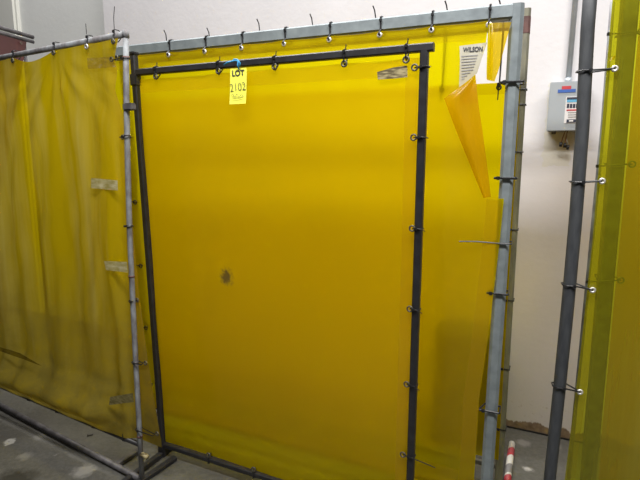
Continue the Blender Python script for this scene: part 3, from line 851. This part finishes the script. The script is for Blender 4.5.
# curled tab of sheet by the top eyelet
with part('curled_tab', dcur, M['rear'], True) as bm:
    x, h = D.sh(612, 63)
    for i in range(9):
        pass
    A = []
    for i in range(9):
        t = i / 8 * math.pi
        A.append((bm.verts.new(D.P(x - 0.016 + 0.018 * (1 - math.cos(t)) / 2, -0.010 - 0.012 * math.sin(t), h + 0.014 * math.sin(t * 0.5) - 0.006)),
                  bm.verts.new(D.P(x - 0.012 + 0.018 * (1 - math.cos(t)) / 2, -0.010 - 0.010 * math.sin(t), h + 0.014 * math.sin(t * 0.5) + 0.006))))
    for p_, q_ in zip(A, A[1:]): bm.faces.new((p_[0], q_[0], q_[1], p_[1]))

# ---- second screen just behind it
e0_ = D.o + D.n * 0.22
E_ = Plane(e0_.x, e0_.y, 0.30, 0.0)
re_ = E_.root('welding_screen', 'welding screen with square grey post seen through the lime sheet at the right edge', 'welding screen')
c0, c1 = E_.sh(630, 0), E_.sh(588, 478)
def epx(h): return lerp(c1[0], c0[0], (h - c1[1]) / (c0[1] - c1[1]))
with part('side_post', re_, M['foot']) as bm:
    sweep(bm, [E_.P(epx(0), 0, 0.005), E_.P(epx(2.15), 0, 2.15)], rsq(0.05, 0.05, 0.006))
g0, g1 = E_.sh(612.5, 2), E_.sh(603.5, 120)
gh = g0[1]
def gx(h): return lerp(g1[0], g0[0], (h - g1[1]) / (g0[1] - g1[1]))
with part('brace', re_, M['old_galv'], True) as bm:
    tube(bm, [E_.P(gx(g1[1]) + 0.004, 0, 0.02), E_.P(gx(g1[1]) , 0, g1[1]), E_.P(g0[0], 0, gh)], 0.008, 10)
with part('foot', re_, M['foot']) as bm:
    sweep(bm, [E_.P(epx(0) , -0.12, 0.016), E_.P(epx(0) , 0.25, 0.016)], rsq(0.03, 0.03))
    sweep(bm, [E_.P(gx(g1[1]) - 0.01, 0, 0.016), E_.P(epx(0) + 0.03, 0, 0.016)], rsq(0.03, 0.03))
with part('top_rail', re_, M['foot'], True) as bm:
    tube(bm, [E_.P(epx(2.12), 0, 2.12), E_.P(epx(2.12) + 0.6, 0, 2.12)], 0.02, 12)
M['right_back'] = vinyl('orange_yellow_vinyl', (0.85, 0.52, 0.02), (0.62, 0.34, 0.005), 0.45, 0.03)
with part('curtain', re_, M['right_back'], True) as bm:
    sheet(bm, E_, 0, lambda h: epx(h) + 0.03, lambda h: epx(1) + 0.6, 0.12, 2.08, 20, 30, lambda x, h: -0.02 + 0.008 * gnoise(x, h, 2, 50))
ecur = parts_last[0]
for (px, py), (qx, qy) in (((607, 36), (638, 34)), ((596, 166), (629, 164)), ((586, 280), (618, 278))):
    x, h = E_.sh(px, py); x2, h2 = E_.sh(qx, qy)
    bm = bmesh.new()
    tube(bm, [E_.P(x, -0.028, h), E_.P((x + x2) / 2, -0.033, (h + h2) / 2), E_.P(x2, -0.034, h2), E_.P(x2 - 0.01, 0.03, h2), E_.P(epx(h) - 0.03, 0.03, h2), E_.P(epx(h) - 0.03, -0.03, h)], 0.0028, 6)
    boxm(bm, E_.P(x, -0.028, h), (0.013, 0.010, 0.011), 0.001)
    finish('cable_tie', bm, M['tie'], re_)
    eyelet(ecur, E_.P(x2, -0.038, h2), 0.010, 0.003, 'brass_dark')

# ================================================================== brown screen far left
pA = CAM + ray(-60, 20) * 2.5; pB = CAM + ray(33, 37.3) * 3.02
hd = (pB - pA); yaw = -math.atan2(hd.y, hd.x)
Q = Plane(pB.x, pB.y, yaw)
rq = Q.root('welding_screen', 'reddish brown welding screen with grey pipe rails behind the left yellow one', 'welding screen')
hq = pB.z; Lq = (pA - pB).to_2d().length
with part('top_rail', rq, M['foot'], True) as bm:
    tube(bm, [Q.P(-Lq, 0, hq + 0.012), Q.P(0.0, 0, hq)], 0.012, 10)
with part('lower_rail', rq, M['foot'], True) as bm:
    tube(bm, [Q.P(-Lq, 0, hq - 0.018), Q.P(0.0, 0, hq - 0.028)], 0.010, 10)
for x in (-0.02, -Lq + 0.05):
    with part('side_post', rq, M['foot'], True) as bm:
        tube(bm, [Q.P(x - 0.02, 0.04, 0.0), Q.P(x - 0.02, 0.03, hq - 0.03)], 0.010, 10)
with part('curtain', rq, M['brown_vinyl'], True) as bm:
    sheet(bm, Q, 0, lambda h: -Lq + 0.02, lambda h: -0.05 - 0.25 * max(0, (hq - 0.04 - h)) * 1.2 if h > 1.0 else -0.35, 0.5, hq - 0.035, 20, 20, lambda x, h: 0.01 * gnoise(x, h, 3, 9))
qc = parts_last[0]
for k in range(3):
    x = -0.10 - 0.25 * k
    eyelet(qc, Q.P(x, -0.012, hq - 0.055), 0.006, 0.002, 'brass_dark')

# ================================================================== electrical box and conduit on the wall
EB = Plane(*(WP.o - WP.n * 0.11).to_2d(), WY)
x0, z1 = EB.sh(551, 83); x1, z0 = EB.sh(586, 130)
cx = (x0 + x1) / 2
w_, h_ = x1 - x0, z1 - z0
ob = WP.o + WP.u * cx + Vector((0, 0, z0))
eb = empty('electrical_box', ob, -WY, 'grey electrical box on the white wall with red and blue labels', 'electrical box')
with part('body', eb, M['box']) as bm:
    boxm(bm, (0, -0.054, h_ / 2), (w_, 0.102, h_), 0.004)
with part('door', eb, M['box']) as bm:
    boxm(bm, (0.0, -0.108, h_ / 2), (w_ + 0.006, 0.008, h_ + 0.006), 0.003)
door = parts_last[0]
def stick(name, px0, py0, px1, py1, mat, d=-0.1135, t=0.002):
    a_, b_ = EB.sh(px0, py0); c_, d_ = EB.sh(px1, py1)
    with part(name, door, mat) as bm:
        boxm(bm, ((a_ + c_) / 2 - cx, d, (b_ + d_) / 2 - z0), (c_ - a_, t, b_ - d_))
stick('red_label', 562, 86.3, 571, 89.3, M['red'])
stick('blue_label', 558, 89.7, 575.5, 92.2, M['blue'])
stick('warning_label', 566, 97, 580, 123, M['white'])
stick('label_band', 567, 97.5, 580, 99.5, M['ink'], -0.115)
stick('label_band', 567, 99.7, 580, 102, M['cyan'], -0.115)
for k in range(4): stick('label_symbol', 567 + k * 3, 104, 569 + k * 3, 108, M['ink'], -0.115)
stick('label_band', 566.6, 109.6, 580, 110.6, M['red'], -0.115)
for k in range(3): stick('label_line', 568, 112.2 + k * 2.2, 578, 112.9 + k * 2.2, M['ink_soft'], -0.115)
stick('label_band', 566.6, 119.5, 580, 122.5, M['ink'], -0.115)
stick('label_line', 569, 120.2, 573, 121.6, M['white'], -0.1165)
with part('latch', eb, M['foot']) as bm:
    boxm(bm, (-w_ / 2 + 0.03, -0.07, -0.008), (0.02, 0.02, 0.016), 0.002)
for k, (ax, ay, bx_, by_) in enumerate(((566, 131, 561, 145), (568, 131, 565, 146), (567, 131, 568, 148))):
    s0, t0 = EB.sh(ax, ay, 0.05); s1, t1 = EB.sh(bx_, by_, 0.05)
    with part('wire', eb, M['wire'] if k < 2 else M['ink_soft'], True) as bm:
        tube(bm, [Vector((s0 - cx, -0.06, t0 - z0 + 0.01)), Vector(((s0 + s1) / 2 - cx - 0.004, -0.062, (t0 + t1) / 2 - z0)), Vector((s1 - cx, -0.06, t1 - z0 + 0.012))], 0.0022, 6)
    w = parts_last[0]
    with part('wire_cap', w, M['tie'], True) as bm:
        tube(bm, [Vector((s1 - cx, -0.06, t1 - z0 + 0.013)), Vector((s1 - cx - 0.002, -0.06, t1 - z0 - 0.008))], 0.007, 8)
C1 = EB.sh(569.3, 81, 0.06); C0 = EB.sh(574.5, 0, 0.06)
cxw = (C1[0] + C0[0]) / 2
o_c = WP.o + WP.u * cxw + Vector((0, 0, z1))
bm = bmesh.new()
tube(bm, [Vector((0, -0.03, 0.006)), Vector((0, -0.03, hwall - z1))], 0.0125, 14)
tube(bm, [Vector((0, -0.03, 0.004)), Vector((0, -0.03, 0.03))], 0.016, 14)
tag(finish('conduit', bm, M['conduit'], None, True, loc=o_c, rot=(0, 0, -WY)), 'straight grey metal conduit running up the wall from the electrical box', 'conduit')

# ================================================================== striped pole on the floor
s0 = at_floor(512, 443, 0.017); s1 = at_floor(506.5, 488, 0.017)
STRIPE_LEN = (s1 - s0).length
def stripe_mat():
    m, nt, nd, lk = new_mat('red_white_stripes')
    b = nd.new('ShaderNodeBsdfPrincipled'); o = nd.new('ShaderNodeOutputMaterial'); b.inputs['Roughness'].default_value = 0.5
    tc = nd.new('ShaderNodeTexCoord'); sp = nd.new('ShaderNodeSeparateXYZ'); lk.new(tc.outputs['Object'], sp.inputs[0])
    t = math_n(nt, 'ADD', sp.outputs[0], math_n(nt, 'MULTIPLY', sp.outputs[1], 0.6))
    t = math_n(nt, 'DIVIDE', t, STRIPE_LEN)
    wh, rd_, gr = (0.6, 0.58, 0.54), (0.4, 0.03, 0.045), (0.2, 0.19, 0.19)
    r_ = nd.new('ShaderNodeValToRGB'); r_.color_ramp.interpolation = 'CONSTANT'; e = r_.color_ramp.elements
    e[0].position = 0.0; e[0].color = (*wh, 1); e[1].position = 0.17; e[1].color = (*rd_, 1)
    for p_, c_ in ((0.35, wh), (0.55, gr), (0.74, wh), (0.78, rd_)):
        x_ = e.new(p_); x_.color = (*c_, 1)
    lk.new(t, r_.inputs[0])
    dirt = ramp(nt, nz(nt, 30), [(0.45, (0, 0, 0)), (0.7, (1, 1, 1))])
    c = r_.outputs[0]
    c = mixc(nt, math_n(nt, 'MULTIPLY', dirt, 0.3), c, (0.2, 0.18, 0.17))
    lk.new(c, b.inputs['Base Color']); lk.new(b.outputs[0], o.inputs[0]); return m
dv = s1 - s0
bm = bmesh.new()
Lp = dv.length
tube(bm, [Vector((0, 0, 0)), Vector((0.006, 0, 0)), Vector((Lp, 0, 0))], 0.0165, 14)
for vv in bm.verts:
    if vv.co.x < 1e-5: vv.co.y *= 0.6; vv.co.z *= 0.6
tag(finish('striped_pole', bm, stripe_mat(), None, True, loc=s0, rot=(0, 0, math.atan2(dv.y, dv.x))), 'red and white striped pole lying on the floor beside the galvanized post', 'pole')
# dark crate behind the screens
KP = Plane(*(WP.o - WP.n * 0.30).to_2d(), WY)
k0, kt = KP.sh(437, 330); k1, _ = KP.sh(493, 330)
kr = empty('storage_crate', KP.o + KP.u * ((k0 + k1) / 2), -WY, 'dark low crate behind the yellow sheets at lower right, dimly seen through them', 'crate')
kw = k1 - k0
kt = max(kt, 0.35)
KM = solid('dark_crate_paint', (0.06, 0.06, 0.045), 0.7, 0, (0.035, 0.035, 0.03), 12)
with part('body', kr, KM) as bm:
    boxm(bm, (0, 0.13, kt / 2 - 0.015), (kw, 0.26, kt - 0.03), 0.006)
with part('lid', kr, KM) as bm:
    boxm(bm, (0, 0.13, kt - 0.015), (kw + 0.02, 0.275, 0.03), 0.006)
with part('handle', kr, M['foot']) as bm:
    tube(bm, [(-0.06, 0, kt * 0.7), (-0.055, -0.02, kt * 0.7), (0.055, -0.02, kt * 0.7), (0.06, 0, kt * 0.7)], 0.006, 8)
# small scraps on the floor
for i, (px, py, r, lb) in enumerate(((91, 434.5, 0.010, 'small dark bolt lying on the floor between the pipe and the left screen'),)):
    p = at_floor(px, py, 0.006)
    bm = bmesh.new()
    tube(bm, [Vector((-0.014, 0, 0)), Vector((0.010, 0, 0))], 0.0035, 8)
    tube(bm, [Vector((-0.019, 0, 0)), Vector((-0.013, 0, 0))], 0.006, 6)
    tag(finish('bolt', bm, M['foot'], None, loc=p, rot=(0, 0, 0.4)), lb, 'bolt')

# ================================================================== light
def area(name, loc, size, sy, energy, rot, color=(1, 1, 1)):
    l = bpy.data.lights.new(name, 'AREA'); l.shape = 'RECTANGLE'; l.size = size; l.size_y = sy; l.energy = energy; l.color = color
    o = bpy.data.objects.new(name, l); COL.objects.link(o); o.location = loc; o.rotation_euler = rot
    return o
# overhead fluorescent rows
for back, along, z, ln, e in ((-2.3, -0.1, 3.5, 3.4, 190), (-0.66, -1.7, 4.9, 4.4, 190)):
    c_ = WP.o + WP.n * back + WP.u * along
    area('ceiling_tube_light', (c_.x, c_.y, z), ln, 0.4, e, (0, 0, -WY), (1.0, 0.98, 0.97))
w = bpy.data.worlds.new('hall_ambient'); SC.world = w; w.use_nodes = True
w.node_tree.nodes['Background'].inputs[0].default_value = (0.9, 0.9, 1.0, 1)
w.node_tree.nodes['Background'].inputs[1].default_value = 0.07

SC.view_settings.view_transform = 'Standard'; SC.view_settings.look = 'None'
SC.view_settings.exposure = 0.06; SC.view_settings.gamma = 1.0; SC.view_settings.use_curve_mapping = False
SC.cycles.transparent_max_bounces = 24
SC.cycles.max_bounces = 10
